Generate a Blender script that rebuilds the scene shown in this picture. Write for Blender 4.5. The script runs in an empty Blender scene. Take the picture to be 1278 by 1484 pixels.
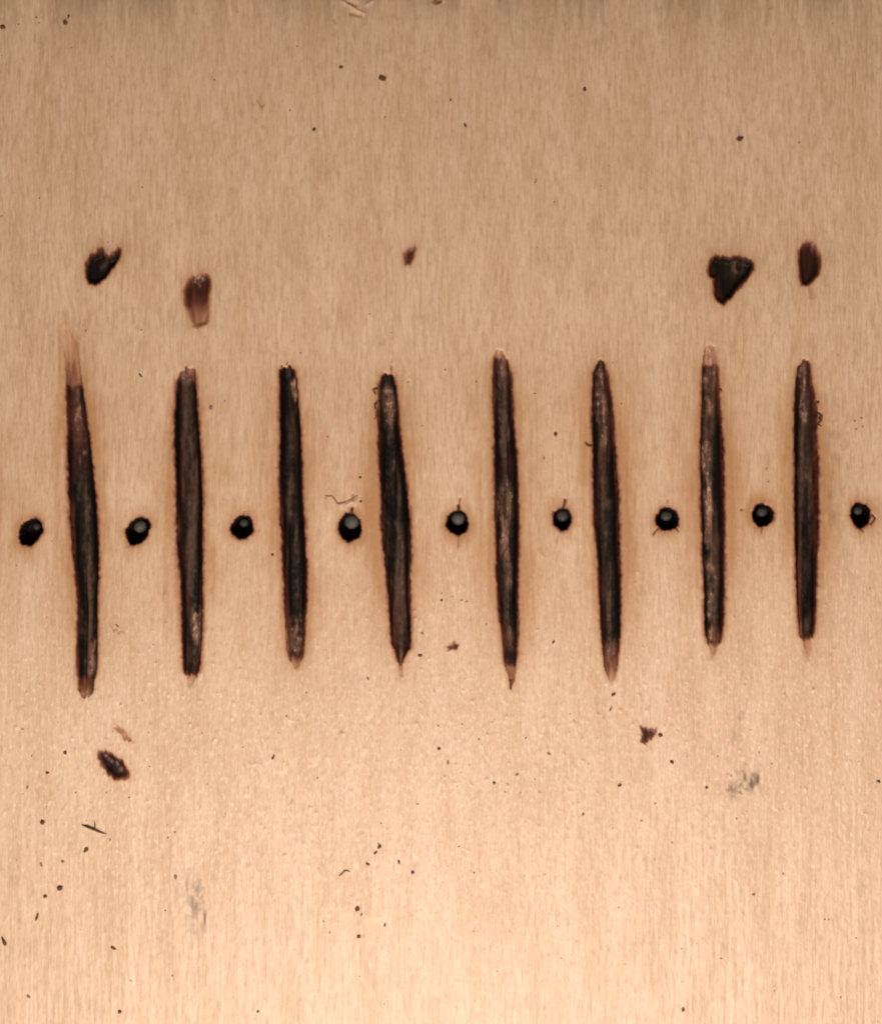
import bpy, bmesh, math, random
import numpy as np
from mathutils import Vector, noise as mnoise

# ------------------------------------------------------------------ camera, world, lamps, exposure
S = 0.0001                      # one unit of the plan drawing below = 0.1 mm
CX, CY = 639.0, 742.0
W_PX = 1278.0
D_CAM = 0.190
scene = bpy.context.scene
C = scene.collection

cam_d = bpy.data.cameras.new("camera")
cam_d.sensor_fit = 'HORIZONTAL'
cam_d.sensor_width = 36.0
cam_d.lens = 36.0 * D_CAM / (W_PX * S)
cam_d.clip_start = 0.005
cam_d.clip_end = 20.0
cam = bpy.data.objects.new("camera", cam_d)
C.objects.link(cam)
cam.location = (0, 0, D_CAM)
cam.rotation_euler = (0, 0, 0)
scene.camera = cam

world = bpy.data.worlds.new("World")
scene.world = world
world.use_nodes = True
bg = world.node_tree.nodes["Background"]
bg.inputs[0].default_value = (1.0, 0.81, 0.63, 1)
bg.inputs[1].default_value = 0.25

def area(name, loc, target, size, power, col):
    d = bpy.data.lights.new(name, 'AREA')
    d.shape = 'RECTANGLE'
    d.size = size[0]; d.size_y = size[1]
    d.energy = power
    d.color = col
    o = bpy.data.objects.new(name, d)
    C.objects.link(o)
    o.location = loc
    o.rotation_euler = (Vector(target) - Vector(loc)).to_track_quat('-Z', 'Y').to_euler()
    return o
area("lamp_light", (0.004, -0.167, 0.213), (0, -0.01, 0), (0.17, 0.045), 0.88, (1.0, 0.94, 0.905))

scene.view_settings.view_transform = 'Standard'
scene.view_settings.look = 'None'
scene.view_settings.exposure = 0.0
scene.view_settings.gamma = 1.0
scene.cycles.filter_width = 1.9

# ------------------------------------------------------------------ the plan of the board (photo units, y down)
random.seed(4)
rng = np.random.default_rng(11)
STEP = 1.5
def axis(lo, hi, olo, ohi):
    fine = np.arange(lo, hi + STEP, STEP)
    a = []; s = STEP; v = fine[0]
    while v > olo:
        s *= 1.35; v -= s; a.append(v)
    b = []; s = STEP; v = fine[-1]
    while v < ohi:
        s *= 1.35; v += s; b.append(v)
    return np.array(a[::-1] + list(fine) + b)
xs = axis(-30, 1308, -330, 1610)
ys = axis(-30, 1514, -330, 1830)
NX, NY = len(xs), len(ys)
X, Y = np.meshgrid(xs, ys)          # [iy, ix]

def field(sx, sy, power=1):
    """smooth random field of unit variance, correlation sx, sy in cells"""
    w = rng.standard_normal((NY, NX))
    fx = np.fft.rfftfreq(NX)[None, :]; fy = np.fft.fftfreq(NY)[:, None]
    k = np.exp(-2 * (math.pi ** 2) * ((fx * sx) ** 2 + (fy * sy) ** 2))
    f = np.fft.irfft2(np.fft.rfft2(w) * k, s=(NY, NX))
    return f / f.std()
def sstep(a, b, v):
    t = np.clip((v - a) / (b - a), 0, 1)
    return t * t * (3 - 2 * t)

f_fib = field(0.7, 14)
f_fib2 = field(1.6, 40)
f_speck = field(1.0, 1.3)
f_speck2 = field(2.2, 3.2)
f_blotch = field(14, 26)
f_big = field(60, 80)
f_crack = field(1.2, 8)
f_jag = field(1.0, 1.6)
f_jagl = field(3, 9)

speck_zone = np.exp(-((Y - 1060) / 230) ** 2)
H = 0.10 * f_fib + 0.14 * f_fib2 + 0.5 * f_blotch * 0.5 + 1.5 * f_big * 0.6
H += speck_zone * (0.085 * f_speck + 0.04 * f_speck2)
H += 1.2 * speck_zone * np.clip(f_speck - 2.2, 0, 2)       # raised tufts of the sanded face
H += (1 - speck_zone) * 0.06 * f_speck
NEAR = sstep(-330, -30, X) * sstep(-330, -30, Y) * (1 - sstep(1308, 1600, X)) * (1 - sstep(1514, 1800, Y))
H *= .15 + .85 * NEAR
BURN = np.zeros_like(H); SCORCH = np.zeros_like(H)
ASH_LIT = np.zeros_like(H); TAN = np.zeros_like(H)
GREY = np.zeros_like(H); PALE = np.zeros_like(H)
ID = np.zeros(H.shape, np.int32)
PARTS = {}                                  # id -> (name, label, parent id)

def win(x0, x1, y0, y1):
    i0 = max(0, np.searchsorted(xs, x0)); i1 = np.searchsorted(xs, x1)
    j0 = max(0, np.searchsorted(ys, y0)); j1 = np.searchsorted(ys, y1)
    return (slice(j0, j1), slice(i0, i1))

# ---- charred grooves: left edge, right edge, burn along the length, ashen streaks with painted floor highlights, tips
G = []
G.append(dict(
 L=[(474,94),(495,91),(525,93),(563,95.7),(603,96.5),(657,97.6),(719,100),(734,101),(788,105),(831,109),(869,112),(923,112),(963,111),(998,113),(1011,117)],
 R=[(474,96),(487,106.5),(493,112),(514,114.6),(541,117.3),(571,121),(598,125),(625,129.4),(657,132),(692,135),(712,137.5),(750,140),(788,141.5),(826,141.5),(869,140),(923,141),(966,141),(985,137.5),(1001,135),(1011,128)],
 B=[(474,.13),(500,.24),(530,.33),(556,.46),(564,.86),(605,.78),(665,.9),(720,1),(940,.97),(978,.88),(986,.58),(1000,.5),(1011,.25)],
 tips=(558,None), depth=[(474,2),(560,7),(620,11),(700,15),(900,15),(985,9),(1011,2)],
 ash_lit=[(585,668,.05,.5,.9,1),(690,800,0,.45,.6,0),(820,880,.0,.5,.7,0),(880,930,-.1,.6,.6,0),(930,976,.35,.4,1.0,1),(563,575,.2,.5,.7,1)],
 halo=(700,210,.8,1.0), label="longest charred groove, far left, tapering to a pale brown bare point at its top"))
G.append(dict(
 L=[(534,266),(549,257),(576,255),(603,253.5),(643,253.5),(697,256),(734,256),(788,257.5),(831,261),(869,263),(923,263.7),(963,265.6),(976,266.5),(981,270),(993,273)],
 R=[(534,281),(537,282.5),(576,284.5),(617,287),(670,290.6),(719,292.5),(788,292.5),(831,293),(869,293),(909,292.5),(950,290.6),(974,288.5),(981,284),(993,278)],
 B=[(534,.45),(546,.7),(556,.96),(600,1),(972,1),(977,.7),(981,.16),(993,.06)],
 tips=(None,980), depth=[(534,5),(560,12),(700,16),(900,15),(965,10),(979,4),(993,1)],
 ash_lit=[(534,552,.5,.4,1.,1),(590,650,.1,.45,.6,0),(650,720,0,.35,.45,0),(878,936,.25,.38,1.0,1),(936,955,.5,.2,.9,1)],
 halo=(720,200,.95,1.0), label="broad black charred groove with a small light brown scraped patch near its lower end"))
G.append(dict(
 L=[(529,411),(536,405),(575,405),(625,406),(700,405.6),(758,407),(770,409),(808,409.6),(845,411.4),(883,413),(920,415),(943,416.4),(955,420),(967,424)],
 R=[(529,420),(536,426.4),(550,430),(588,432.7),(620,435),(675,436.4),(725,438),(758,441),(795,442),(828,444),(870,444),(895,442),(920,442),(945,440),(958,437),(967,433)],
 B=[(529,.9),(540,.92),(600,.98),(880,1),(930,.88),(950,.8),(957,.45),(967,.22)],
 tips=(None,956), depth=[(529,9),(545,13),(700,15),(880,14),(945,10),(957,4),(967,1)],
 ash_lit=[(545,580,.42,.25,1.0,1),(590,640,.0,.4,.6,0),(655,760,.1,.55,.65,0),(700,880,.2,.3,.5,0),(895,950,-.05,.6,.85,1)],
 halo=(750,200,.7,.95), label="even dark charred groove with a blunt rounded top, third of the row from the left"))
G.append(dict(
 L=[(542,557),(548,553),(560,549),(600,548),(625,549),(675,550),(713,553),(745,553),(783,555),(820,559),(860,563),(895,565),(933,568),(945,573),(960,578),(978,581)],
 R=[(542,567),(544,570),(558,574),(588,576.6),(625,579),(650,581.6),(680,585.4),(713,589),(750,593),(795,595),(833,593.4),(870,593.4),(908,595),(940,594),(953,585.4),(963,583),(978,584)],
 B=[(542,.92),(600,.96),(650,1),(935,1),(950,.9),(960,.75),(964,.3),(978,.15)],
 tips=(None,962), depth=[(542,9),(560,13),(700,18),(880,16),(935,11),(960,4),(978,1)],
 ash_lit=[(558,615,.1,.6,.7,1),(600,655,.25,.25,.9,0),(655,900,.1,.14,.85,0),(700,860,-.75,.14,.6,0),(835,935,-.1,.4,.5,0),(935,958,.1,.5,.7,1)],
 halo=(750,190,.95,1.0), label="blackest and widest charred groove, with a bulging middle, fourth of the row from the left"))
G.append(dict(
 L=[(510,719),(515,715),(553,714),(590,715),(640,717),(703,717.6),(758,718),(770,719),(820,719.6),(870,722),(903,724.7),(920,727.7),(945,729.7),(965,731.4),(980,736.4),(998,740)],
 R=[(510,727),(520,735),(540,741.4),(565,742.7),(603,744),(640,746.4),(678,749),(715,750),(758,751.4),(820,750.7),(870,750),(920,751.4),(945,750),(963,749),(983,746),(998,741.5)],
 B=[(510,.32),(518,.45),(524,.85),(560,.92),(650,.95),(900,1),(930,.88),(955,.95),(963,.7),(968,.35),(985,.45),(998,.4)],
 tips=(522,966), depth=[(510,5),(524,10),(560,13),(700,14),(900,14),(960,8),(975,4),(998,1)],
 ash_lit=[(510,523,.1,.5,1.,2),(524,560,.0,.5,.6,1),(568,608,-.1,.6,1.0,0),(605,650,-.3,.22,1.,0),(600,645,.25,.18,.9,0),(650,690,.05,.5,.6,0),(700,800,0,.6,1.0,1),(800,850,.15,.45,.8,1),(912,940,.1,.6,.85,1)],
 halo=(740,190,.8,.95), label="charred groove with a bright bare wood glint at the top and a ragged pointed lower end"))
G.append(dict(
 L=[(522,868),(528,864),(540,859),(578,858),(615,858),(645,859),(690,860),(758,861.6),(770,863.4),(808,866.6),(845,868.4),(895,870),(933,872.4),(965,875.4),(980,879),(989,883)],
 R=[(522,873),(526,876.6),(545,881.6),(578,885.4),(608,888.4),(640,890.4),(678,893),(715,895.4),(758,896.6),(808,897.4),(845,899),(895,899),(933,898),(965,895.4),(983,893),(989,889)],
 B=[(522,.9),(550,.88),(640,.93),(700,1),(920,.98),(935,.8),(955,.62),(970,.5),(989,.3)],
 tips=(None,955), depth=[(522,9),(545,12),(700,15),(900,13),(950,8),(975,4),(989,1.5)],
 ash_lit=[(535,560,-.1,.6,.8,1),(560,600,-.05,.6,1.2,1),(600,650,.1,.45,1.0,1),(650,740,.0,.5,.6,0),(740,780,.05,.3,.8,0),(868,892,.1,.22,1.0,0),(930,960,.1,.7,.7,1),(944,950,.1,.3,.8,2)],
 halo=(730,200,.8,1.0), label="charred groove with a reddish brown upper third and a pinkish brown lower tip, sixth from the left"))
G.append(dict(
 L=[(500,1029),(506,1022),(516,1018.8),(543,1017),(575,1016.7),(622,1015.4),(675,1015),(754,1016.7),(806,1018.8),(859,1020.7),(912,1021.5),(930,1024),(937,1027),(954,1030)],
 R=[(500,1033),(503,1036.5),(516,1039),(543,1041.3),(575,1042.6),(609,1045),(649,1047),(702,1048.4),(754,1049),(806,1049),(859,1049),(912,1048.4),(930,1045.8),(937,1041),(954,1032.5)],
 B=[(500,.2),(520,.38),(527,.4),(531,.82),(562,.85),(610,.9),(680,.98),(900,1),(918,.82),(932,.6),(937,.25),(954,.12)],
 tips=(528,934), depth=[(500,4),(528,10),(570,13),(700,16),(900,15),(930,9),(938,4),(954,1)],
 ash_lit=[(508,528,.05,.5,1.1,2),(534,564,0,.6,.75,1),(572,600,-.2,.5,1.2,1),(604,640,-.35,.45,1.,0),(640,720,-.4,.35,1.2,1),(700,790,-.35,.38,1.1,1),(790,900,-.4,.32,.85,1),(915,932,-.05,.5,1.2,2)],
 halo=(730,200,.75,.9), label="charred groove with a bare whitish rounded top and a mottled brown left side beside a jet black right side"))
G.append(dict(
 L=[(523,1163),(530,1157),(548,1153.7),(583,1151),(622,1150.8),(675,1151.6),(754,1151.6),(806,1153),(859,1154.8),(898,1157.4),(922,1159.5),(928,1164),(940,1167),(956,1170)],
 R=[(523,1169),(526,1174),(551,1175.4),(569,1180),(596,1183.6),(617,1183),(628,1182),(675,1184.6),(754,1185.6),(806,1183.3),(859,1182),(898,1181),(922,1179),(928,1175),(940,1175),(956,1172.5)],
 B=[(523,.75),(535,.85),(600,.92),(650,1),(900,.98),(920,.9),(925,.5),(930,.2),(956,.1)],
 tips=(None,927), depth=[(523,7),(545,11),(600,13),(700,16),(860,14),(915,9),(928,3),(956,1)],
 ash_lit=[(528,545,.0,.5,.7,1),(548,612,.12,.22,1.4,2),(600,625,.1,.2,.8,0),(630,760,-.05,.4,.6,0),(690,700,.15,.12,1.2,0),(760,900,-.05,.4,.5,0),(850,920,.15,.25,.8,0)],
 halo=(720,190,.7,.85), label="shortest charred groove, at the right end of the row, with frayed burnt fibres on its upper right edge"))
G.append(dict(
 L=[(540,-52),(700,-56),(900,-50),(960,-46)], R=[(540,-34),(700,-26),(900,-26),(960,-36)],
 B=[(540,.8),(600,1),(930,1),(960,.6)], tips=(None,None), depth=[(540,8),(600,14),(900,14),(960,6)],
 ash_lit=[], halo=(745,130,.3,1.3), label="charred groove just past the left edge of the row"))

pid = 1
for g in G:
    y0 = g['L'][0][0]; y1 = g['L'][-1][0]
    xa = min(p[1] for p in g['L']); xb = max(p[1] for p in g['R'])
    w = win(xa - 95, xb + 95, y0 - 90, y1 + 90)
    x = X[w]; y = Y[w]
    jx = 0.25 * f_jag[w] + 0.22 * f_fib2[w]
    jy = 1.6 * f_fib[w]
    yc = np.clip(y + jy, y0, y1)
    l = np.interp(yc, *zip(*g['L'])); r = np.interp(yc, *zip(*g['R']))
    c = (l + r) / 2; hw = np.maximum((r - l) / 2 * .965, 0.8)
    u = (x + jx - c) / hw
    dx = np.abs(x + jx - c) - hw                      # outside distance sideways
    dy = np.maximum(np.maximum(y0 - (y + jy), (y + jy) - y1), 0)
    dout = np.sqrt(np.maximum(dx, 0) ** 2 + dy ** 2)
    inside = (dx < 0) & (dy <= 0)
    dep = np.interp(yc, *zip(*g['depth']))
    au = np.clip(np.abs(u), 0, 1)
    prof = (1 - au ** 2.6)
    rough = 0.38 * f_crack[w] + 0.38 * f_fib[w] + 0.16 * f_speck[w] + 0.9 * f_fib2[w]
    hh = -dep * np.sqrt(np.clip(prof, 0, 1)) * 0.95 - 0.8
    hh = hh + rough * np.clip(dep / 8, 0.25, 1) * (1 - au ** 3) * 1.0
    H[w] = np.where(inside, H[w] * 0.4 + hh, H[w] - 0.9 * np.exp(-dout / 2.5) + 0.25 * np.exp(-((dout - 5) / 2.5) ** 2))
    b = np.interp(yc, *zip(*g['B']))
    edge = 1 - 0.25 * sstep(0.78, 1.0, au) * (b > .6) * np.clip(.8 + .5 * f_blotch[w], 0, 1.3)
    bi = b * edge + 0.05 * f_crack[w] * (b < .97) - .15 * np.clip(f_fib2[w] + .4 * f_crack[w], 0, 1.8) * (b > .7)
    # toasted lips and the wide tan halo
    hy, hs, hl, hr = g['halo']
    yy = np.exp(-np.abs((y - hy) / hs) ** 3)
    side = np.where(x > c, hr, hl)
    lip = np.interp(y, *zip(*g['B'])) * np.where(dy > 0, np.exp(-dy / 2.0), 1)
    lipb = (0.42 * np.exp(-dout / 2.6) + 0.48 * np.exp(-(dout / 8.0) ** 1.2) * (.35 + .65 * side * yy) * (1 + .18 * f_speck[w])) * np.clip(lip * 1.3 - .3, 0, 1)
    BURN[w] = np.maximum(BURN[w], np.where(inside, bi, lipb))
    hal = 1.2 * np.exp(-(dout / 16) ** 1.05) * yy * side * (1 + 0.32 * f_blotch[w] + 0.30 * f_fib2[w] + .14 * f_speck2[w])
    hal = hal + .46 * np.exp(-(dout / 48) ** 1.5) * np.exp(-((y - hy) / (hs * 1.05)) ** 2) * (1 + .3 * f_blotch[w])
    SCORCH[w] = np.maximum(SCORCH[w], hal)
    for (a0, a1, uc, uw, st, kind) in g['ash_lit']:  # ashen char, plus the lit streaks of the groove floor painted into its colour
        uu = uc + 0.14 * f_jagl[w] + .08 * f_fib2[w]
        m = st * np.exp(-((u - uu) / uw) ** 4) * sstep(a0 - 5, a0 + 5, y + jy * 2) * (1 - sstep(a1 - 5, a1 + 5, y + jy * 2)) * inside
        m = m * np.clip(0.62 + 0.42 * f_crack[w] + 0.2 * f_speck[w], 0, 1.4)
        if kind == 0: ASH_LIT[w] = np.maximum(ASH_LIT[w], m)
        elif kind == 1:
            TAN[w] = np.maximum(TAN[w], m * 0.72); ASH_LIT[w] = np.maximum(ASH_LIT[w], m * .5)
        else:  # tan patches, and bright glints at groove ends painted into the colour
            TAN[w] = np.maximum(TAN[w], m)
            PALE[w] = np.maximum(PALE[w], m * np.clip(f_speck[w], 0, 1) * .9)
    ASH_LIT[w] = np.maximum(ASH_LIT[w], inside * np.clip(.45 + .50 * f_fib2[w] + .15 * f_crack[w], 0, 1) * np.exp(-((u - .08) / .44) ** 4) * (b > .8))
    ID[w][inside] = pid
    PARTS[pid] = ('charred_groove', g['label'], 0)
    g['id'] = pid; gid = pid; pid += 1
    t0, t1 = g['tips']
    if t0: ID[w][inside & (y + jy < t0)] = pid
    if t0: PARTS[pid] = ('bare_tip', None, gid); pid += 1
    if t1:
        ID[w][inside & (y + jy > t1)] = pid
        PARTS[pid] = ('bare_tip', None, gid); pid += 1

# ---- scorched spots gouged in the board
def poly_sd(px, py, P):
    P = np.array(P, float); n = len(P)
    d = np.full(px.shape, 1e9); ins = np.zeros(px.shape, bool)
    for i in range(n):
        a = P[i]; b = P[(i + 1) % n]; e = b - a
        t = np.clip(((px - a[0]) * e[0] + (py - a[1]) * e[1]) / (e @ e + 1e-9), 0, 1)
        d = np.minimum(d, np.hypot(px - a[0] - t * e[0], py - a[1] - t * e[1]))
        cond = ((a[1] > py) != (b[1] > py)) & (px < (b[0] - a[0]) * (py - a[1]) / (b[1] - a[1] + 1e-12) + a[0])
        ins ^= cond
    return np.where(ins, d, -d)
def zp(pts, sc, ox, oy): return [(ox + a / sc, oy + b / sc) for a, b in pts]

def spot(name, label, P, depth, slope, burn, halo=0.3, jag=1.0, burnfn=None, haloshift=(0, 0), soft=1.5):
    global pid
    P = np.array(P)
    w = win(P[:, 0].min() - 40, P[:, 0].max() + 40, P[:, 1].min() - 40, P[:, 1].max() + 40)
    x = X[w] + jag * 0.45 * f_jag[w]; y = Y[w] + jag * (0.9 * f_fib[w])
    d = poly_sd(x, y, P)
    inside = d > 0
    H[w] += np.where(inside, -depth * (sstep(0, slope, d)) + 0.08 * depth * f_crack[w], 0)
    b = burn(x, y) if callable(burn) else burn
    core = b * (0.60 + 0.40 * sstep(-1, 6.5, d)) + 0.03 * f_crack[w]
    ds = poly_sd(X[w] - haloshift[0], Y[w] - haloshift[1], P)
    BURN[w] = np.maximum(BURN[w], np.where(inside, core, b * (.40 * np.exp(d / soft) + .20 * np.exp(d / 4))))
    SCORCH[w] = np.maximum(SCORCH[w], halo * np.exp(-(np.maximum(-ds, 0) / 10) ** 1.2) * (1 + .2 * f_fib2[w]))
    ID[w][inside] = pid
    PARTS[pid] = (name, label, 0); pid += 1
    return w, inside, d

w, ins, d = spot('burn_mark', "black gouged burn mark with a pointed right horn, above the two leftmost grooves",
     zp([(260,560),(300,480),(350,400),(440,370),(470,300),(500,300),(550,370),(600,440),(640,440),(700,380),(760,310),(800,330),(805,440),(750,540),(690,620),(620,720),(560,780),(480,840),(400,890),(300,860),(265,780),(250,660)],10.65,100,330),
     9, 8, 0.97, halo=.55, haloshift=(3,-6))
xx, yy_ = X[w], Y[w]
m = np.exp(-(((xx-149)+(yy_-381)*.8)/5)**2 - (((xx-149)*.8-(yy_-381))/9)**2)
ASH_LIT[w] = np.maximum(ASH_LIT[w], m*ins*.9); H[w] += 2.5*m*ins
m = np.exp(-((xx-158)/6)**2-((yy_-366)/6)**2) * np.clip(.4+.6*f_speck[w],0,1.5)
TAN[w] = np.maximum(TAN[w], m*1.1); PALE[w]=np.maximum(PALE[w], m*.5)
w, ins, d = spot('burn_mark', "reddish brown burn mark fading downward into a pale toasted tail, above the second groove",
     zp([(330,560),(400,440),(470,370),(560,390),(640,330),(700,310),(780,370),(820,450),(820,560),(795,680),(800,900),(800,1100),(790,1260),(700,1270),(600,1290),(540,1340),(470,1310),(430,1150),(380,1000),(330,860),(320,700)],12.37,240,370),
     6, 9, lambda x, y: np.interp(y + (x-288)*.25, [395,400,425,437,445,452,462,480],[.66,.80,.78,.66,.52,.43,.37,.24]) - .12*sstep(298,306,x), halo=.45, haloshift=(-1,-5))
xx, yy_ = X[w], Y[w]
for (gx, gy, gr) in ((288,401,2.2),(293,402,2),(288.5,412,1.8),(282,406,1.5)):
    m = np.exp(-((xx-gx)/gr)**2-((yy_-gy)/(gr*1.5))**2); TAN[w]=np.maximum(TAN[w], m); PALE[w]=np.maximum(PALE[w], m*.6); H[w]+=1.2*m
spot('burn_mark', "tiny slanted brown burn mark, the smallest of the upper marks, above the middle grooves",
     zp([(420,600),(520,490),(600,460),(680,420),(690,450),(650,600),(640,650),(590,770),(530,870),(430,850),(410,740)],15.97,560,330),
     2.5, 4, .72, halo=.4, haloshift=(1,-2), soft=2)
w, ins, d = spot('burn_mark', "largest black burn mark, heart shaped with a raised grey blister, above the seventh groove",
     zp([(150,300),(200,225),(280,235),(340,250),(420,230),(470,260),(540,290),(545,340),(510,400),(440,480),(370,570),(280,650),(210,610),(190,540),(190,430),(150,410),(140,350)],5.81,1000,330),
     9, 9, lambda x, y: np.interp(x - .25*(y-380), [1024,1031,1038,1044],[.74,.84,.93,1.0]), halo=.6, haloshift=(0,-4))
xx, yy_ = X[w], Y[w]
rr = np.hypot(xx-1071, (yy_-385)/1.1)
m = np.exp(-((rr-6)/3)**2)*ins; H[w] += 2*m; ASH_LIT[w]=np.maximum(ASH_LIT[w], (m*.7 + .7*np.exp(-((xx-1066)/12)**2-((yy_-389)/12)**2)*ins)*np.clip(.7+.3*f_crack[w],0,1.3))
w, ins, d = spot('burn_mark', "smooth oval black burn mark at upper right with a faint tan tail below",
     zp([(915,180),(960,120),(1000,112),(1040,105),(1070,170),(1100,230),(1105,310),(1090,390),(1040,450),(1000,485),(940,485),(920,400),(910,280)],5.81,1000,330),
     7, 8, lambda x, y: np.interp(y, [348,356,366,380],[.64,.74,.80,.86]), halo=.35, haloshift=(0,-2), jag=.7)
w = win(1160,1190,410,440)
dd = poly_sd(X[w], Y[w], zp([(990,480),(1070,500),(1060,590),(1020,610),(1000,590),(1000,540)],5.81,1000,330))
SCORCH[w]=np.maximum(SCORCH[w], .65*sstep(-3,3,dd)); H[w]-=.4*sstep(-1,3,dd)
w, ins, d = spot('burn_mark', "slanted dark oval burn mark with pale torn fibres inside, below the leftmost groove",
     zp([(400,530),(500,540),(560,570),(640,620),(700,660),(760,730),(800,810),(800,870),(740,910),(650,930),(560,880),(490,810),(430,740),(400,640)],9.13,100,1030),
     5, 9, lambda x, y: np.interp(x+y, [145+1090,160+1105,180+1120,190+1128],[.85,.93,.86,.62]), halo=.25, jag=1.6, soft=1.2)
xx, yy_ = X[w], Y[w]
for (gx, gy, gr) in ((153,1096,1.8),(161,1103.5,2),(168.5,1107,2.2),(174.5,1115,2.6),(157,1101,1.5)):
    m = np.exp(-((xx-gx)/gr)**2-((yy_-gy)/(gr*1.3))**2); TAN[w]=np.maximum(TAN[w], m*.9); PALE[w]=np.maximum(PALE[w], m*.5); H[w]+=1.5*m
spot('scrape_mark', "faint reddish tan scrape just above the slanted dark oval mark",
     zp([(600,240),(620,170),(700,220),(760,280),(800,340),(870,410),(800,410),(720,380),(700,310),(640,280)],9.13,100,1030),
     1.5, 3, .40, halo=.15, jag=1.5)
spot('char_chip', "ragged star shaped brown chip below the sixth and seventh grooves",
     zp([(155,130),(215,145),(240,160),(262,150),(280,175),(303,150),(290,210),(250,260),(240,235),(232,270),(200,268),(215,292),(160,262),(180,200)],5.81,900,1030),
     1.5, 3, .84, halo=.0, jag=.8, soft=.7)
spot('char_chip', "small dark four pointed chip between the lower ends of the fourth and fifth grooves",
     zp([(105,870),(140,855),(152,832),(160,850),(178,856),(165,888),(140,882),(110,893),(122,878)],3.994,620,720),
     1.2, 2, .86, halo=.0, jag=.5, soft=.7)
spot('scrape_mark', "thin dull grey brown scrape beside the lower part of the leftmost groove",
     [(158,903),(166,907),(172,911),(180,916),(179,919),(170,915),(162,911)], 1.2, 2, .28, halo=.1, jag=2)
spot('scrape_mark', "small curled brown scuff near the top left, above the leftmost grooves",
     [(372,143),(376,147),(381,152),(385,152),(381,158),(377,155),(372,149)], 1.2, 2, .30, halo=.1, jag=2)

# ---- pin holes
HOLES = [
 (44,771,16.5,19.5,-.25,(54,763),5.5,"pin hole at the far left edge, only a faint glint inside"),
 (199.5,769.5,16.5,20,-.3,(204,763),9.5,"tall pin hole between the two leftmost grooves"),
 (351,764,16,16.8,-.1,(354,758),6.5,"pin hole between the second and third grooves"),
 (507,764,16.5,19.5,.0,(510.4,756),11,"pin hole with a pointed bottom under the torn pale flake"),
 (663,757.5,15.8,17.5,0,(664,752),10,"round pin hole with hairline cracks above and below, right of the widest groove"),
 (815,752.5,13.3,15.5,0,(815,748),9.5,"small pin hole with a stubby brown crack on its top rim"),
 (967,752.5,16.5,16.5,0,(965.4,748),8.5,"pin hole with frayed lower rim, between the sixth and seventh grooves"),
 (1105,746.5,15,16.3,0,(1104,742.7),8.5,"pin hole between the two rightmost grooves"),
 (1247,746.5,14.2,18,0.05,(1243,740),6.5,"pin hole at the far right edge with a brown chip on its rim"),
]
HDEPTH = 27.0
for k, (hx, hy, rx, ry, sk, pc, pr, lab) in enumerate(HOLES):
    w = win(hx - 60, hx + 60, hy - 60, hy + 60)
    x = X[w] - hx; y = Y[w] - hy
    x2 = x - sk * y
    th = np.arctan2(y, x2)
    a = rng.random(6) * 6.28
    jit = 1 + .035*np.cos(3*th+a[0]) + .03*np.cos(5*th+a[1]) + .022*np.cos(9*th+a[2]) + .012*np.cos(14*th+a[3]) + .012*np.cos(21*th+a[4])
    if k == 3: jit = jit + .10*np.exp(-((th-1.6)/.35)**2)
    rho = np.hypot(x2 / rx, y / ry) / jit
    rho = rho / .95
    rm = (rx + ry) / 2
    d = (1 - rho) * rm                       # positive inside
    inside = d > 0
    fl = -HDEPTH * sstep(-0.2, 3.2, d) 
    H[w] = np.where(inside, fl + 0.5*f_crack[w], H[w] - 1.6*np.exp(d / 2.2))
    BURN[w] = np.maximum(BURN[w], np.where(inside, 1.0, (.55*np.exp(d/2.0) + .42*np.exp(d/6))*(1+.15*f_speck[w])))
    ang = 1 + .35*np.cos(th + a[5])
    SCORCH[w] = np.maximum(SCORCH[w], 1.15*ang*np.exp(-(np.maximum(-d,0)/17)**1.2)*(1+.2*f_blotch[w]))
    ID[w][inside] = pid
    PARTS[pid] = ('pin_hole', lab, 0); pid += 1

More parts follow.
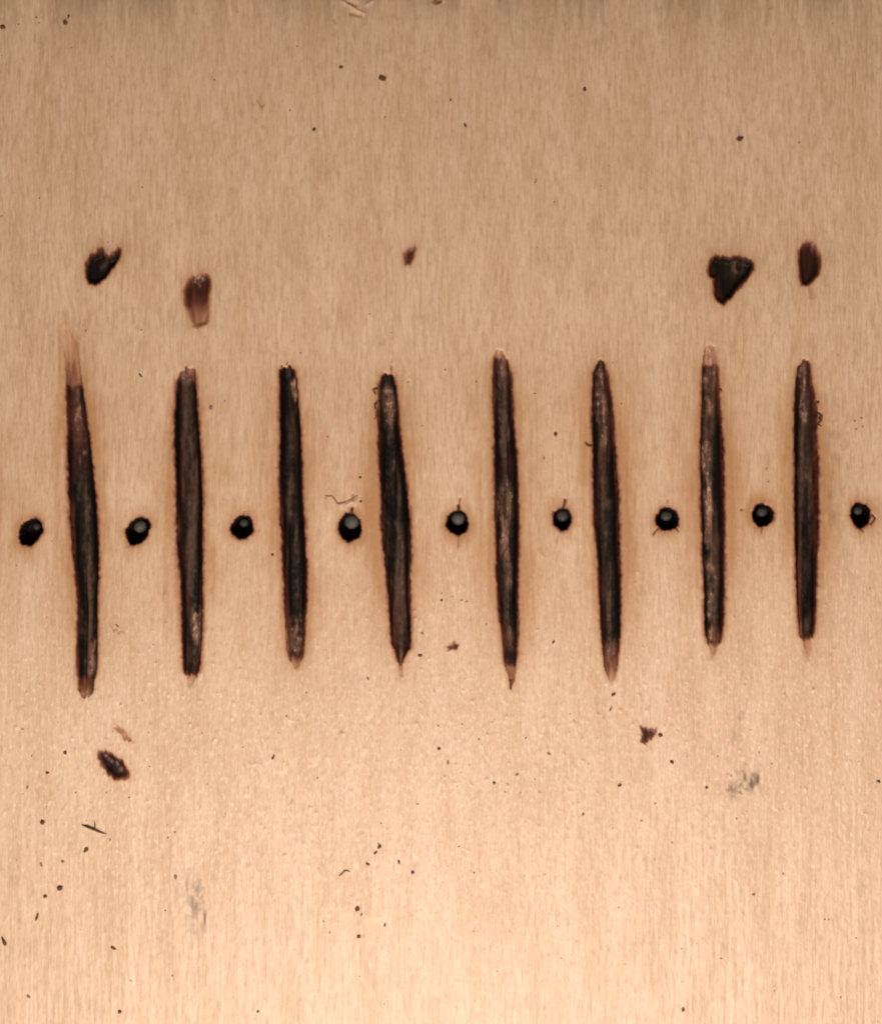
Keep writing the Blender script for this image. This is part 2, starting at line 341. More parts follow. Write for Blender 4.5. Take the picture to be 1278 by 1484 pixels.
# hairline cracks and rim chips by the holes (wood split along the grain)
def line_mark(P, width, depth, burn, pale=0):
    P = np.array(P, float)
    w = win(P[:,0].min()-8, P[:,0].max()+8, P[:,1].min()-8, P[:,1].max()+8)
    px, py = X[w], Y[w]; d = np.full(px.shape, 1e9)
    for i in range(len(P)-1):
        a=P[i]; e=P[i+1]-a
        t=np.clip(((px-a[0])*e[0]+(py-a[1])*e[1])/(e@e+1e-9),0,1)
        d=np.minimum(d,np.hypot(px-a[0]-t*e[0],py-a[1]-t*e[1]))
    m=np.exp(-(d/width)**2)
    keep = BURN[w] < .95
    H[w]-=depth*m*keep; BURN[w]=np.maximum(BURN[w],burn*m)
    if pale: PALE[w]=np.maximum(PALE[w],pale*m)
for P,wd,dp,b in [
  ([(664,740),(665,732),(667,722)],1.3,1.5,.62),([(665,738),(664.5,733)],2.6,2,.85),([(664.5,776),(664,784),(664,792)],1.1,1.2,.55),
  ([(816,737),(818,730),(819,724)],2.4,2,.75),([(808,776),(807,787)],1.2,1,.32),([(800,745),(803,741)],2,1,.6),
  ([(509,745),(510,737)],3,2,.80),([(350,747),(353,741)],1.6,1,.4),([(203,750),(202,744)],1.4,1,.35),
  ([(967,737),(968,724)],1.6,1,.38),([(954,766),(949,771),(947,775)],1.8,1,.7),([(980,765),(983,770)],1.6,1,.7),
  ([(1106,731),(1108,721)],1.4,1,.42),([(1104,763),(1103,772)],1.5,1,.6),([(1247,764),(1250,770)],1.8,1,.6),
  ([(1263,745),(1268,751),(1264,757),(1262,760)],2.0,1.2,.72),
  ([(546,562),(541,564),(544,570)],1.8,1,.7),([(547,580),(543,586),(545,592)],1.8,1,.7),([(546,600),(543,606)],1.4,1,.6),
  ([(567,541),(567,530)],1.5,1,.45),([(567,525),(568,520)],1.2,.6,.3),
  ([(1184,597),(1189,601),(1187,606),(1190,608),(1186,612)],2.0,1,.8),([(1183,580),(1186,583)],1.6,1,.75),
  ([(740,985),(740,998)],1.6,1.2,.85),([(1043,563),(1045.5,566)],1.5,1,.75),
  ([(472,718),(481,718),(486,724),(489,729),(497,728),(509,723),(517,718)],1.3,.7,.55),([(511,716),(511,723)],1.6,1,.40)]:
    line_mark(P,wd,dp,b)
# the torn pale flake above the fourth hole
w = win(478,525,718,748)
d = poly_sd(X[w]+f_jag[w], Y[w]+f_jag[w], [(489,732),(500,729),(512,725),(520,721),(518,731),(508,735),(500,741),(493,738)])
H[w] += 2.0*sstep(-1,3,d); PALE[w]=np.maximum(PALE[w], .85*sstep(-1,2,d)*(BURN[w]<.5))
BURN[w] = np.where(d>0, np.minimum(BURN[w],.75), BURN[w])
ID[w][(d>-1)&(ID[w]==0)] = pid; PARTS[pid]=('torn_flake',"pale torn flake of veneer lifted above the fourth pin hole",0); pid+=1
# chipped veneer along the top of the picture
for P in [[(497,2),(508,8),(518,16),(527,19)],[(532,6),(540,1)],[(636,5),(642,0)]]:
    line_mark(P,2.6,-2.2,0,.45)
for P in [[(508,18),(522,21)],[(505,3),(516,6)],[(629,1),(636,4)]]:
    line_mark(P,3.0,2.0,.22)
line_mark([(630,-2),(638,1)],3.5,3,.5)
line_mark([(484,27),(486,32)],2.2,1,.25)

# grey and mauve smudges in the face
def blot(cx, cy, sx, sy, amt, thr=.2, fld=None):
    w = win(cx-4*sx, cx+4*sx, cy-4*sy, cy+4*sy)
    n = (.75*f_speck[w] + .6*f_speck2[w]) if fld is None else fld[w]
    m = 1.55*amt*np.exp(-((X[w]-cx)/sx)**2-((Y[w]-cy)/sy)**2)*np.clip(thr+.15+.40*n,0,1.1)
    GREY[w]=np.maximum(GREY[w], m)
blot(1085,1132,22,18,.75,.25); blot(1088,1138,5,9,1.3,.9); blot(1098,1130,2.5,8,1.0,.8); blot(1079,1126,3,6,.9,.8)
blot(1060,1145,10,12,.6,.4); blot(1066,1070,5,12,.5,.5,f_fib2); blot(1072,1040,8,8,.4,.5)
blot(285,1308,14,34,.55,.5); blot(262,1290,10,20,.3,.4); blot(290,1340,10,20,.4,.5); blot(297,1330,2,14,.8,.9); blot(288,1352,8,6,.45,.6); blot(271,1283,2.5,10,.6,.8); blot(287,1315,6,12,.5,.7)
blot(1215,640,30,45,.22,.3); blot(1205,740,26,50,.22,.4); blot(1225,815,20,22,.14,.4)
# frayed scorch right of the last groove
w = win(1180,1262,590,900)
SCORCH[w]=np.maximum(SCORCH[w], .75*np.exp(-((X[w]-1200)/16)**2)*np.exp(-((Y[w]-730)/90)**2)*np.clip(.5+.6*f_blotch[w]+.3*f_speck2[w],0,1.5))
w = win(1255,1308,540,900)
SCORCH[w]=np.maximum(SCORCH[w], .5*sstep(1262,1300,X[w])*np.exp(-((Y[w]-690)/110)**2))
w = win(-30,40,540,900)
# darker grey-brown band along the top; toasted zone by the left holes
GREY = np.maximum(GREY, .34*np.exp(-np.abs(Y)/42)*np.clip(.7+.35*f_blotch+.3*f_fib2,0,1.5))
SCORCH = np.maximum(SCORCH, .30*np.exp(-((X-20)/190)**2)*np.exp(-((Y-755)/75)**2)*np.clip(1+.5*f_blotch+.3*f_fib2,0,2))
SAND = np.clip(speck_zone * (1 + .25 * f_big), 0, 1)

# ------------------------------------------------------------------ materials
def mat(name):
    m = bpy.data.materials.new(name); m.use_nodes = True
    nt = m.node_tree; b = nt.nodes['Principled BSDF']
    return m, nt, b
def N(nt, t, **kw):
    n = nt.nodes.new(t)
    for k, v in kw.items(): setattr(n, k, v)
    return n
def noise_node(nt, co, scale, detail=4, rough=.55, sv=(1,1,1)):
    mp = N(nt, 'ShaderNodeMapping'); mp.inputs['Scale'].default_value = [s*scale for s in sv]
    nt.links.new(co, mp.inputs['Vector'])
    n = N(nt, 'ShaderNodeTexNoise'); n.inputs['Scale'].default_value = 1.0
    n.inputs['Detail'].default_value = detail; n.inputs['Roughness'].default_value = rough
    nt.links.new(mp.outputs[0], n.inputs['Vector'])
    return n.outputs['Fac']
def mathn(nt, op, a, b=None, c=None, clamp=False):
    n = N(nt, 'ShaderNodeMath', operation=op); n.use_clamp = clamp
    for i, v in enumerate((a, b, c)):
        if v is None: continue
        if isinstance(v, (int, float)): n.inputs[i].default_value = v
        else: nt.links.new(v, n.inputs[i])
    return n.outputs[0]
def mrange(nt, v, a, b, c=0, d=1, smooth=False):
    n = N(nt, 'ShaderNodeMapRange'); n.inputs[1].default_value=a; n.inputs[2].default_value=b
    n.inputs[3].default_value=c; n.inputs[4].default_value=d
    if smooth: n.interpolation_type='SMOOTHSTEP'
    nt.links.new(v, n.inputs[0]); return n.outputs[0]
def mix(nt, f, a, b, mode='MIX'):
    n = N(nt, 'ShaderNodeMix', data_type='RGBA', blend_type=mode)
    if isinstance(f, (int, float)): n.inputs[0].default_value = f
    else: nt.links.new(f, n.inputs[0])
    for i, v in ((6, a), (7, b)):
        if isinstance(v, tuple): n.inputs[i].default_value = (*v, 1)
        else: nt.links.new(v, n.inputs[i])
    return n.outputs[2]

wood, nt, bs = mat('burnt_birch_face')
tc = N(nt, 'ShaderNodeTexCoord').outputs['Object']
A1 = N(nt, 'ShaderNodeAttribute', attribute_name='burn_data')
A2 = N(nt, 'ShaderNodeAttribute', attribute_name='stain_data')
s1 = N(nt, 'ShaderNodeSeparateColor'); nt.links.new(A1.outputs['Color'], s1.inputs[0])
s2 = N(nt, 'ShaderNodeSeparateColor'); nt.links.new(A2.outputs['Color'], s2.inputs[0])
burn, scor, ash_lit = s1.outputs[0], s1.outputs[1], s1.outputs[2]
sand = A1.outputs['Alpha']
tan, grey, pale = s2.outputs[0], s2.outputs[1], s2.outputs[2]
n_fine = noise_node(nt, tc, 1, 5, .6, (4600, 480, 1000))
n_mid  = noise_node(nt, tc, 1, 4, .6, (2200, 230, 400))
n_band = noise_node(nt, tc, 1, 4, .5, (240, 45, 100))
n_blot = noise_node(nt, tc, 1, 3, .5, (45, 32, 40))
n_spk  = noise_node(nt, tc, 1, 3, .55, (2400, 1100, 1500))
n_spk2 = noise_node(nt, tc, 1, 2, .5, (1500, 800, 1500))
base = mix(nt, mrange(nt, n_blot, .35, .65), (0.655, 0.446, 0.285), (0.668, 0.440, 0.290))
base = mix(nt, mrange(nt, n_band, .38, .66, 0, .75), base, (0.560, 0.345, 0.190))
base = mix(nt, mathn(nt, 'MULTIPLY', mrange(nt, n_mid, .50, .66, 0, .62), mrange(nt, sand, 0, .8, 1, .35)), base, (0.450, 0.272, 0.148))
base = mix(nt, mathn(nt, 'MULTIPLY', mrange(nt, n_mid, .46, .36, 0, .32), mrange(nt, sand, 0, .8, 1, .3)), base, (0.760, 0.560, 0.390))
base = mix(nt, mrange(nt, n_fine, .52, .72, 0, .50), base, (0.430, 0.262, 0.145))
base = mix(nt, mrange(nt, n_fine, .46, .32, 0, .55), base, (0.760, 0.560, 0.380))
base = mix(nt, mrange(nt, n_spk2, .56, .70, 0, .42), base, (0.420, 0.270, 0.165))
base = mix(nt, mathn(nt, 'MULTIPLY', mrange(nt, n_spk, .56, .66, 0, .6), mrange(nt, sand, 0, .8, .18, 1)), base, (0.780, 0.590, 0.420))
base = mix(nt, mathn(nt, 'MULTIPLY', pale, 1.0, clamp=True), base, (0.80, 0.55, 0.42))
sc = mathn(nt, 'MULTIPLY', scor, mrange(nt, n_mid, .3, .7, .8, 1.15))
base = mix(nt, mathn(nt, 'MULTIPLY', sc, .85, clamp=True), base, (0.410, 0.195, 0.075))
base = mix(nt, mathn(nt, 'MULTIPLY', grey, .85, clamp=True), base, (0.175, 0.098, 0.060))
# the burnt stages, from toasted to charcoal
bn = mathn(nt, 'ADD', burn, mathn(nt, 'MULTIPLY', mathn(nt, 'SUBTRACT', n_mid, .5),
      mathn(nt, 'MULTIPLY', mathn(nt, 'MULTIPLY', burn, mathn(nt, 'SUBTRACT', 1.05, burn)), 1.2)), clamp=True)
cr = N(nt, 'ShaderNodeValToRGB'); nt.links.new(bn, cr.inputs[0])
els = [(0, (.50,.26,.11)), (.30, (.40,.190,.095)), (.45, (.25,.095,.050)), (.62, (.115,.032,.017)), (.80, (.042,.012,.007)), (.93, (.010,.0050,.0032)), (1, (.0060,.0038,.0026))]
e = cr.color_ramp.elements
e[0].position, e[0].color = els[0][0], (*els[0][1], 1)
e[1].position, e[1].color = els[-1][0], (*els[-1][1], 1)
for p, c in els[1:-1]:
    q = e.new(p); q.color = (*c, 1)
col = mix(nt, mrange(nt, bn, .0, .34, 0, 1, True), base, cr.outputs[0])
col = mix(nt, mathn(nt, 'MULTIPLY', ash_lit, mrange(nt, n_spk2, .35, .65, .35, 1.0), clamp=True), col, (0.100, 0.056, 0.036))
col = mix(nt, mathn(nt, 'MULTIPLY', tan, mrange(nt, n_mid, .35, .62, .2, 1.0), clamp=True), col, (0.30, 0.150, 0.095))
glint = mathn(nt, 'MULTIPLY', mathn(nt, 'MULTIPLY', tan, mrange(nt, n_spk, .55, .68)), .8, clamp=True)
col = mix(nt, glint, col, (0.62, 0.40, 0.29))
nt.links.new(col, bs.inputs['Base Color'])
rg = mix(nt, bn, (.50, .50, .50), (.50, .50, .50))
nt.links.new(rg, bs.inputs['Roughness'])
nt.links.new(mrange(nt, bn, .3, .8, .42, .12), bs.inputs['Specular IOR Level'])
hb = mathn(nt, 'ADD', mathn(nt, 'MULTIPLY', n_fine, .8), mathn(nt, 'MULTIPLY', n_spk, .5))
bp = N(nt, 'ShaderNodeBump'); bp.inputs['Strength'].default_value = .55; bp.inputs['Distance'].default_value = 0.00007
nt.links.new(hb, bp.inputs['Height']); nt.links.new(bp.outputs[0], bs.inputs['Normal'])

def steel(name, ca, cb):
    m, nt, bs = mat(name)
    tc = N(nt, 'ShaderNodeTexCoord').outputs['Object']
    n1 = noise_node(nt, tc, 2200, 4, .6)
    cm = mix(nt, mrange(nt, n1, .35, .7), ca, cb)
    nt.links.new(cm, bs.inputs['Base Color'])
    bs.inputs['Metallic'].default_value = .1
    bs.inputs['Roughness'].default_value = .68
    bp = N(nt, 'ShaderNodeBump'); bp.inputs['Strength'].default_value=.4; bp.inputs['Distance'].default_value=.00004
    nt.links.new(n1, bp.inputs['Height']); nt.links.new(bp.outputs[0], bs.inputs['Normal'])
    return m
metal = steel('dull_grey_steel', (.10,.085,.064), (.055,.044,.032))
metal_dark = steel('sooty_steel', (.058,.047,.035), (.024,.018,.013))
def crumb_mat(name, a, b):
    m, nt, bs = mat(name)
    tc = N(nt, 'ShaderNodeTexCoord').outputs['Object']
    n1 = noise_node(nt, tc, 4000, 3, .6)
    nt.links.new(mix(nt, mrange(nt, n1, .35, .65), a, b), bs.inputs['Base Color'])
    bs.inputs['Roughness'].default_value = .8
    bs.inputs['Specular IOR Level'].default_value = .12
    return m
m_char = crumb_mat('charcoal_crumb', (.060,.030,.014), (.170,.090,.045))
m_brown = crumb_mat('toasted_crumb', (.20,.110,.062), (.33,.20,.12))
m_ply = crumb_mat('plywood_edge', (.48,.32,.19), (.34,.21,.12))

# ------------------------------------------------------------------ the board: one height field, shared out among its parts
gy, gx = np.gradient(H, ys, xs)
nrm = np.stack([-gx, gy, np.ones_like(H)], -1)
nrm /= np.linalg.norm(nrm, axis=-1, keepdims=True)
PX = (X - CX) * S; PY = (CY - Y) * S; PZ = H * S
CO = np.stack([PX, PY, PZ], -1).reshape(-1, 3)
NR = nrm.reshape(-1, 3)
D1 = np.stack([np.clip(BURN,0,1), np.clip(SCORCH,0,1.4), np.clip(ASH_LIT,0,1.5), SAND], -1).reshape(-1, 4)
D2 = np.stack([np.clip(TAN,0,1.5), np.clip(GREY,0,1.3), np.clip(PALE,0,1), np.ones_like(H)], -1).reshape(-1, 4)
vi = np.arange(NX * NY).reshape(NY, NX)
quads = np.stack([vi[:-1, :-1], vi[1:, :-1], vi[1:, 1:], vi[:-1, 1:]], -1).reshape(-1, 4)
qid = ID[:-1, :-1].reshape(-1)

def sheet(name, q, parent=None):
    u, inv = np.unique(q.reshape(-1), return_inverse=True)
    me = bpy.data.meshes.new(name)
    me.vertices.add(len(u)); me.vertices.foreach_set('co', CO[u].astype(np.float32).ravel())
    me.loops.add(len(inv)); me.loops.foreach_set('vertex_index', inv.astype(np.int32).ravel())
    me.polygons.add(len(q))
    me.polygons.foreach_set('loop_start', np.arange(0, len(q) * 4, 4, dtype=np.int32))
    me.update(calc_edges=True)
    me.polygons.foreach_set('use_smooth', np.ones(len(q), bool))
    for nm, D in (('burn_data', D1), ('stain_data', D2)):
        a = me.attributes.new(nm, 'FLOAT_COLOR', 'POINT')
        a.data.foreach_set('color', D[u].astype(np.float32).ravel())
    me.normals_split_custom_set_from_vertices(NR[u].astype(np.float32))
    me.materials.append(wood)
    o = bpy.data.objects.new(name, me); C.objects.link(o)
    if parent: o.parent = parent
    return o

board = bpy.data.objects.new('wooden_board', None); C.objects.link(board)
board['label'] = "pale plywood board with a row of eight burnt grooves and pin holes across it"
board['category'] = "board"
objs = {}
objs[0] = sheet('face_veneer', quads[qid == 0], board)
for k in sorted(PARTS):
    nm, lab, par = PARTS[k]
    q = quads[qid == k]
    if len(q) < 3: continue
    o = sheet(nm, q, board if par == 0 else objs[par])
    if lab: o['label'] = lab
    objs[k] = o

def box(name, x0, x1, y0, y1, z0, z1, m, parent):
    bm = bmesh.new()
    vs = [bm.verts.new(((x-CX)*S, (CY-y)*S, z*S)) for z in (z0, z1) for x, y in ((x0,y0),(x1,y0),(x1,y1),(x0,y1))]
    for f in ((0,1,2,3),(7,6,5,4),(0,4,5,1),(1,5,6,2),(2,6,7,3),(3,7,4,0)): bm.faces.new([vs[i] for i in f])
    bmesh.ops.recalc_face_normals(bm, faces=bm.faces)
    me = bpy.data.meshes.new(name); bm.to_mesh(me); bm.free(); me.materials.append(m)
    o = bpy.data.objects.new(name, me); C.objects.link(o); o.parent = parent
    return o
for (z0, z1, g_) in ((-58,-40,0),(-76,-58.3,3),(-94,-76.3,0)):
    box('inner_ply', xs[0]+g_, xs[-1]-g_, ys[0]+g_, ys[-1]-g_, z0, z1, m_ply, board)
t = 2
for (a,b_,c_,d_) in ((xs[0]-t,xs[0],ys[0]-t,ys[-1]+t),(xs[-1],xs[-1]+t,ys[0]-t,ys[-1]+t),(xs[0],xs[-1],ys[0]-t,ys[0]),(xs[0],xs[-1],ys[-1],ys[-1]+t)):
    box('veneer_edge', a,b_,c_,d_,-40,-3,m_ply,board)

def zat(x, y):
    i = min(max(np.searchsorted(xs, x), 0), NX-1); j = min(max(np.searchsorted(ys, y), 0), NY-1)
    return float(H[max(j-1,0):j+2, max(i-1,0):i+2].mean())

def tube(name, P, R, m, parent=None, label=None, seg=6):
    bm = bmesh.new(); rings = []
    pts = [Vector(((x-CX)*S, (CY-y)*S, z*S)) for x, y, z in P]
    for i, p in enumerate(pts):
        t = (pts[min(i+1,len(pts)-1)] - pts[max(i-1,0)]).normalized()
        a = t.cross(Vector((0,0,1)));  a = a.normalized() if a.length > 1e-6 else Vector((1,0,0))
        b = t.cross(a)
        r = R[i] * S
        rings.append([bm.verts.new(p + (a*math.cos(2*math.pi*k/seg) + b*math.sin(2*math.pi*k/seg)) * r) for k in range(seg)])
    for r0, r1 in zip(rings, rings[1:]):
        for k in range(seg): bm.faces.new((r0[k], r0[(k+1)%seg], r1[(k+1)%seg], r1[k]))
    bm.faces.new(rings[0][::-1]); bm.faces.new(rings[-1])
    bmesh.ops.recalc_face_normals(bm, faces=bm.faces)
    me = bpy.data.meshes.new(name); bm.to_mesh(me); bm.free(); me.materials.append(m)
    o = bpy.data.objects.new(name, me); C.objects.link(o)
    if parent: o.parent = parent
    if label: o['label'] = label
    return o

# burnt fibres curling off groove edges: sub-parts of their groove
def fibre(gi, P, r=.8): tube('burnt_fibre', [(x, y, zat(x, y) + z) for x, y, z in P], [r*.6] + [r]*(len(P)-2) + [r*.3], m_char, objs[G[gi]['id']])
fibre(5, [(859,644,0),(856,646.5,1.5),(852,646,2.2),(849,643.5,2.2),(848,641,1.5)], 1.3)
fibre(5, [(859,615,0),(856.5,612,1.5),(856,609,1)], 1.0)
fibre(7, [(1182,598,0),(1187,600,2),(1191,604,2),(1190,609,1)], 1.1)
fibre(7, [(1182,606,0),(1188,607,2),(1190,611,1.5)], 1.0)
fibre(7, [(1181,585,0),(1185,584,1.5),(1187,581,1)], .9)
fibre(7, [(1182,612,0),(1186,616,1.5),(1190,618,1)], .9)
fibre(3, [(549,561,0),(545,564,1.8),(541,562,1)], 1.1)
fibre(3, [(548,582,0),(544,586,1.8),(543,592,1)], 1.1)
fibre(3, [(548,594,0),(545,598,1.6),(544,604,1)], 1.0)
fibre(2, [(412,531,0),(416,527,1.2),(417,524,1)], 1.0)
fibre(2, [(407,535,0),(408,531,1.2),(410,529,1)], .9)
fibre(0, [(134,675,0),(137,678,1.6),(137.5,682,1)], .9)
fibre(6, [(1042,563,0),(1045,565,1.5),(1046,568,1)], .9)

# ------------------------------------------------------------------ pins: dull steel heads sunk in the holes
PIN_LABELS = [
 "dull pin head barely visible in the dark hole at the far left edge",
 "grey pin head in the upper right of the hole between the two leftmost grooves",
 "small grey pin head in the hole between the second and third grooves",
 "palest grey pin head, in the hole below the torn flake of veneer",
 "round grey pin head in the hole with hairline cracks, right of the widest groove",
 "grey pin head in the small hole with a stubby brown crack above it",
 "grey pin head in the hole between the sixth and seventh grooves",
 "grey pin head in the hole between the two rightmost grooves",
 "dark brownish pin head in the hole nearest the right edge"]
def pin_mesh(R, m_):
    bm = bmesh.new(); seg = 32; prof = []
    for k in range(0, 8):
        a = k / 7 * math.pi / 2
        prof.append((math.sin(a) * R, math.cos(a) * R * .62))
    prof += [(R*.98, -1.2), (R*.55, -1.6), (R*.5, -9), (0.01, -10)]
    rings = []
    for r, z in prof:
        rings.append([bm.verts.new((r*S*math.cos(2*math.pi*k/seg) + 1e-9, r*S*math.sin(2*math.pi*k/seg), z*S)) for k in range(seg)])
    for a, b in zip(rings, rings[1:]):
        for k in range(seg): bm.faces.new((a[k], a[(k+1)%seg], b[(k+1)%seg], b[k]))
    bmesh.ops.remove_doubles(bm, verts=bm.verts, dist=S*.05)
    bmesh.ops.recalc_face_normals(bm, faces=bm.faces)
    for f in bm.faces: f.smooth = True
    me = bpy.data.meshes.new('pin'); bm.to_mesh(me); bm.free(); me.materials.append(m_)
    return me
for k, (hx, hy, rx, ry, sk, pc, pr, lab) in enumerate(HOLES):
    o = bpy.data.objects.new('pin', pin_mesh(pr + .2, metal if k in (1,3,4) else metal_dark)); C.objects.link(o)
    z = -HDEPTH + [2.0,2.5,2.0,3.0,4.5,4.0,3.5,4.0,2.5][k]
    f = 1 - z * S / D_CAM                 # the head lies deeper, so its plan place is a little further out
    px = CX + (pc[0] - CX) * f; py = CY + (pc[1] - CY) * f
    o.location = ((px - CX) * S, (CY - py) * S, z * S)
    o['label'] = PIN_LABELS[k]; o['category'] = 'pin'; o['group'] = 'pins sunk in the row of holes'

# ------------------------------------------------------------------ loose crumbs
def crumb_mesh(seed):
    bm = bmesh.new(); bmesh.ops.create_icosphere(bm, subdivisions=2, radius=1)
    for v in bm.verts:
        n = mnoise.noise(v.co * 1.5 + Vector((seed*7.3, seed*1.7, 0)))
        n2 = mnoise.noise(v.co * 3.7 + Vector((seed*2.3, 5, seed)))
        v.co *= 1 + .55 * n + .3 * n2
    me = bpy.data.meshes.new('crumb'); bm.to_mesh(me); bm.free()
    return me
CM = []
for m in (m_char, m_brown):
    row = []
    for s in range(6):
        me = crumb_mesh(s + 1); me.materials.append(m); row.append(me)
    CM.append(row)
CR = [ # x, y, length, width, angle, kind, label
 (5,39,10,6,-20,0,"elongated dark crumb in the top left corner of the board"),
 (95,33,8,7,-40,0,"dark crumb at upper left with a smaller crumb just above it"),
 (100,24,6,3.5,80,0,"tiny dark crumb just above a larger one at upper left"),
 (494,97,7,5,10,0,"small dark crumb left of the largest crumb near the top"),
 (554,113,13,8,-25,0,"largest dark crumb near the top of the board, left of centre"),
 (455,187,6,5,60,0,"round dark crumb above and left of the tiny slanted brown mark"),
 (847,129,7,5.5,80,0,"dark crumb near the top, directly above the sixth groove"),
 (653,144,4.5,3,70,0,"tiny crumb above another between the upper middle grooves"),
 (674,181,7,4,-60,0,"narrow dark crumb above the fifth groove"),
 (1072,201,11,8,15,0,"large dark crumb above the heart shaped black burn mark"),
 (776,262,9,2,70,1,"thin brown sliver lying above the fifth and sixth grooves"),
 (204,544,8,3,-50,0,"thin dark crumb left of the top of the second groove"),
 (805,629,6,6,30,0,"dark crumb between the upper parts of the fifth and sixth grooves"),
 (788,664,6,2.5,75,1,"small brown fleck between the fifth and sixth grooves"),
 (522,692,4.5,4,0,0,"tiny crumb above the torn flake"),
 (523,727,4.5,4,30,0,"tiny dark crumb at the right end of the torn flake"),
 (395,804,5,4,0,0,"tiny dark crumb below the third pin hole"),
 (608.5,950,7,4.5,-5,0,"small dark crumb at lower right of the widest groove's tip"),
 (612,918,5,3,-50,1,"brown fleck right of the widest groove near its lower end"),
 (640,870,5,3.5,50,0,"small dark crumb above the four pointed chip"),
 (802,931,5,4,60,0,"small dark crumb between the lower ends of the fifth and sixth grooves"),
 (533,983,6,3,-70,0,"narrow dark crumb below and left of the fourth groove's tip"),
 (889,1007,8,4.5,30,0,"dark crumb just below the tip of the sixth groove"),
 (885,1028,8,3.5,70,1,"narrow brown crumb second below the tip of the sixth groove"),
 (974,1105,8,5,-55,0,"dark crumb below the ragged star shaped chip"),
 (957,1066,8,6,-15,0,"brown crumb touching the right side of the star shaped chip"),
 (898,1139,6,5,20,0,"dark crumb below and left of the star shaped chip"),
 (795,1093,6,4,-30,1,"brown crumb below the fifth and sixth grooves"),
 (749,1123,5,4,20,1,"brown crumb below the fifth groove's ragged point"),
 (716,1135,4.5,5,0,0,"dark crumb left of a brown one, below the fifth groove"),
 (649,1105,8,3.5,80,1,"upright thin brown crumb at the centre of the lower board"),
 (1024,1142,5,4.5,0,0,"small dark crumb at the left rim of the grey smudge"),
 (1273,1133,6,4.5,-20,0,"brown crumb at the right edge, level with the grey smudge"),
 (396,1098,9,4,65,0,"upright dark crumb below the third groove"),
 (95,1091,5.5,6,30,0,"round dark crumb left of the slanted oval burn mark"),
 (69,1120,6,4,0,0,"dark crumb below and left of the slanted oval burn mark"),
 (40,1141,7,3,60,1,"faint brown crumb near the left edge below the slanted burn mark"),
 (62,1192,8,7,10,0,"greenish dark crumb left of the long splinter"),
 (125,1232,9,6.5,50,0,"oblong dark crumb just below the long splinter"),
 (91,1249,5,5,0,1,"pale brown crumb below and left of the oblong crumb"),
 (60,1253,8,3.5,-75,1,"thin faint crumb at left, upper of the lower left scatter"),
 (87,1287,9,8,10,0,"largest of the round dark crumbs at lower left"),
 (66,1299,6.5,5.5,0,0,"smaller dark crumb just left of and below the largest round one"),
 (54,1329,15,4,70,0,"slender upright sliver at lower left"),
 (6,1365,15,6,-65,0,"dark elongated crumb at the left edge low down"),
 (164,1374,10,5,-30,0,"slanted dark crumb right of centre of the lower left quarter"),
 (42,1444,7,4,-40,1,"faint brown crumb near the bottom left corner"),
 (174,1466,6,5.5,-20,0,"dark crumb at the bottom edge, left"),
 (374,1466,5,4,20,0,"dark crumb at the bottom edge below the third groove"),
 (255,1271,5,8,0,1,"brown crumb at the upper end of the mauve grey streak"),
 (550,1227,7,6,50,0,"dark crumb, upper of a close pair in the lower centre"),
 (544,1236,7,4.5,35,0,"brown crumb, lower of a close pair in the lower centre"),
 (533,1252,7,4,-30,0,"slanted crumb below the close pair in the lower centre"),
 (578,1249,7,3.5,-75,0,"upright crumb right of the close pair in the lower centre"),
 (598,1264,6,5.5,0,0,"round crumb rightmost of the lower centre scatter"),
 (518,1317,9,7,65,0,"largest dark crumb of the lower centre scatter"),
 (524,1325.5,4.5,3.5,50,1,"tiny crumb touching the largest one of the lower centre"),
 (558,1340.5,6.5,3.8,80,0,"narrow upright crumb at right of the lowest centre crumbs"),
 (520,1357,6.5,5.5,10,0,"triangular dark crumb, lowest of the lower centre scatter"),
 (636,1085,5,5,0,0,"dark crumb at the centre of the board below the grooves"),
 (990,1464,5,7,0,0,"small dark crumb at the bottom edge below the seventh groove"),
 (1092,1297,6,3.5,20,1,"brown crumb below the grey smudge"),
 (845,1181,5,4,60,1,"faint brown crumb in the lower right, below the sixth groove"),
 (306,591,8,6,70,1,"brown crumb right of the second groove's upper part"),
 (1074,740,5,4,-30,1,"brown crumb left of the eighth pin hole"),
 (170,907,7,3,-45,1,"brown fleck on the scrape beside the leftmost groove"),
]
for k, (x, y, L, Wd, ang, kind, lab) in enumerate(CR):
    o = bpy.data.objects.new('crumb', CM[kind][k % 6]); C.objects.link(o)
    hgt = min(L, Wd) * .32
    o.location = ((x-CX)*S, (CY-y)*S, (zat(x, y) + hgt*.5)*S)
    o.scale = (L*.44*S, Wd*.44*S, hgt*S)
    o.rotation_euler = (0, 0, math.radians(ang))
    o['label'] = lab; o['category'] = 'crumb'; o['group'] = 'loose burnt crumbs on the board'

# the long splinter with a short side fibre
z = zat(136, 1199)
sp = tube('splinter', [(119,1195.5,z+1.2),(127,1198,z+2),(136,1201.5,z+2.2),(146,1206,z+1.8),(155,1209,z+1)], [.5,1.5,1.6,1.1,.3], m_char)
sp['label'] = "long thin dark splinter with a short side fibre, lying at lower left"; sp['category'] = 'splinter'
tube('side_fibre', [(138.5,1202,z+2.4),(138.5,1197,z+2.8),(138,1191,z+2.2)], [.9,.8,.3], m_char, sp)
z = zat(500, 1264)
sp = tube('splinter', [(492,1269,z+.8),(496,1266,z+1.4),(499,1262,z+1.6),(503,1261.5,z+1.4),(507,1263,z+.6)], [.8,1,1,.9,.4], m_brown)
sp['label'] = "short bent brown splinter left of the lower centre crumbs"; sp['category'] = 'splinter'

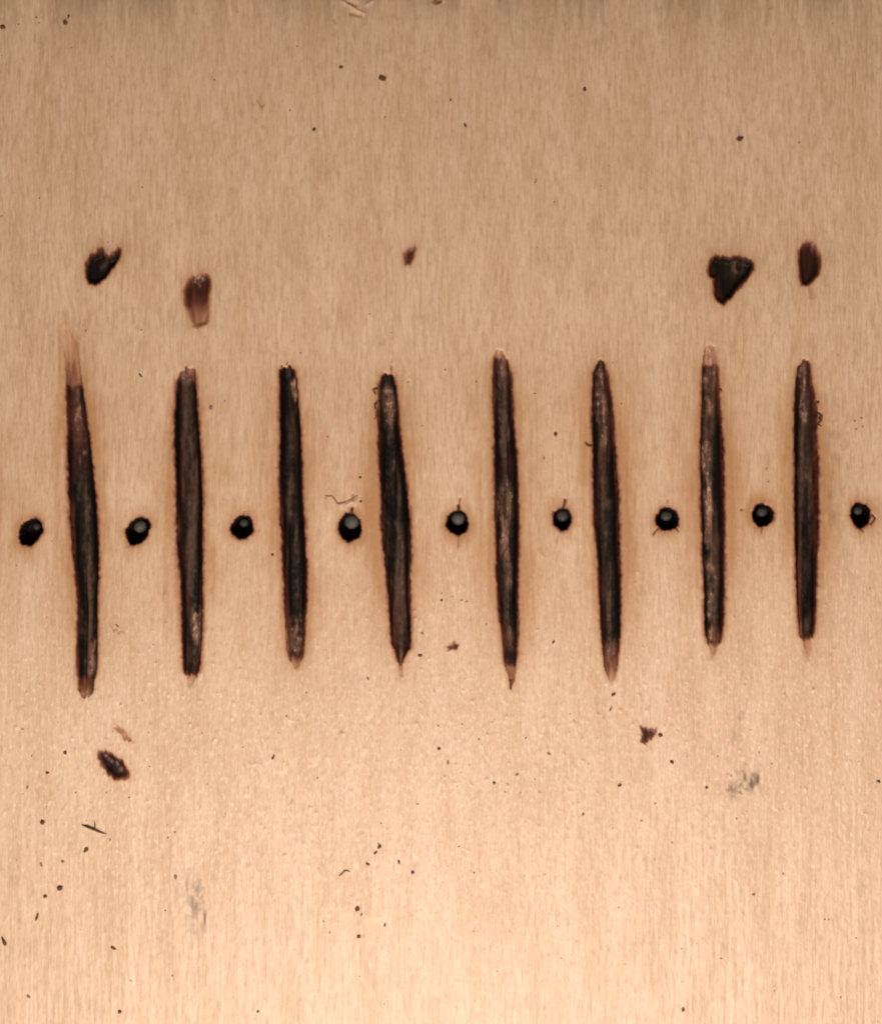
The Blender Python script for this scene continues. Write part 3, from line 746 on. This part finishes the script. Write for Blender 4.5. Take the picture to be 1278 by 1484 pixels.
# dust too small to count
DUST = [(53,25),(27,35),(57,33),(311,115),(558,169),(206,271),(57,287),(2,313),(420,159),(803,293),(1158,206),(125,479),(205,478),
 (33,1057),(46,1096),(110,1149),(154,1149),(188,1156),(415,1038),(444,1004),(460,1128),(244,1214),(254,1206),(160,1217),(240,1320),(478,1351),(469,1335),(190,1421),(250,1414),(552,1193),(605,1165),(635,1052),(548,1222),
 (732,1148),(670,1050),(694,1072),(762,1070),(1040,1097),(1060,1125),(1067,1187),(1100,1091),(930,1190),(974,1222),(950,1165),(665,1227),(687,1265),(1135,1267),(1122,1437),(988,1376),(1045,1390),(1240,1360),(1195,1333),(1201,1333),(1218,1446),(669,870),(705,905),(676,872),(640,860),(1110,679),(1113,698),(1238,610),(1248,606),(1250,618),(1240,622),(775,570),(742,564),(690,553),(900,585),(645,536),(475,633),(436,512),(326,581)]
bm = bmesh.new(); r2 = random.Random(9)
pts = [(x, y, 1.5) for x, y in DUST]
while len(pts) < 260:
    x, y = r2.uniform(0,1278), r2.uniform(0,1484)
    if r2.random() > (.25 + .75*math.exp(-((y-1080)/260)**2)): continue
    i = np.searchsorted(xs, x); j = np.searchsorted(ys, y)
    if BURN[j, i] > .3: continue
    pts.append((x, y, r2.uniform(.5, 1.15)))
for x, y, r in pts:
    g_ = bmesh.ops.create_icosphere(bm, subdivisions=1, radius=1)
    a = r2.uniform(0, 3.14); s_ = r2.uniform(.6, 1.5)
    for v in g_['verts']:
        p = v.co * (1 + r2.uniform(-.3,.3))
        px, py = p.x*r*s_, p.y*r/s_
        v.co = ((x-CX + px*math.cos(a)-py*math.sin(a))*S, (CY-y + px*math.sin(a)+py*math.cos(a))*S, (zat(x,y)+p.z*r*.5+.2)*S)
me = bpy.data.meshes.new('dust'); bm.to_mesh(me); bm.free(); me.materials.append(m_brown)
o = bpy.data.objects.new('dust', me); C.objects.link(o)
o['label'] = "fine brown dust specks scattered over the pale board"; o['category'] = 'dust'; o['kind'] = 'stuff'
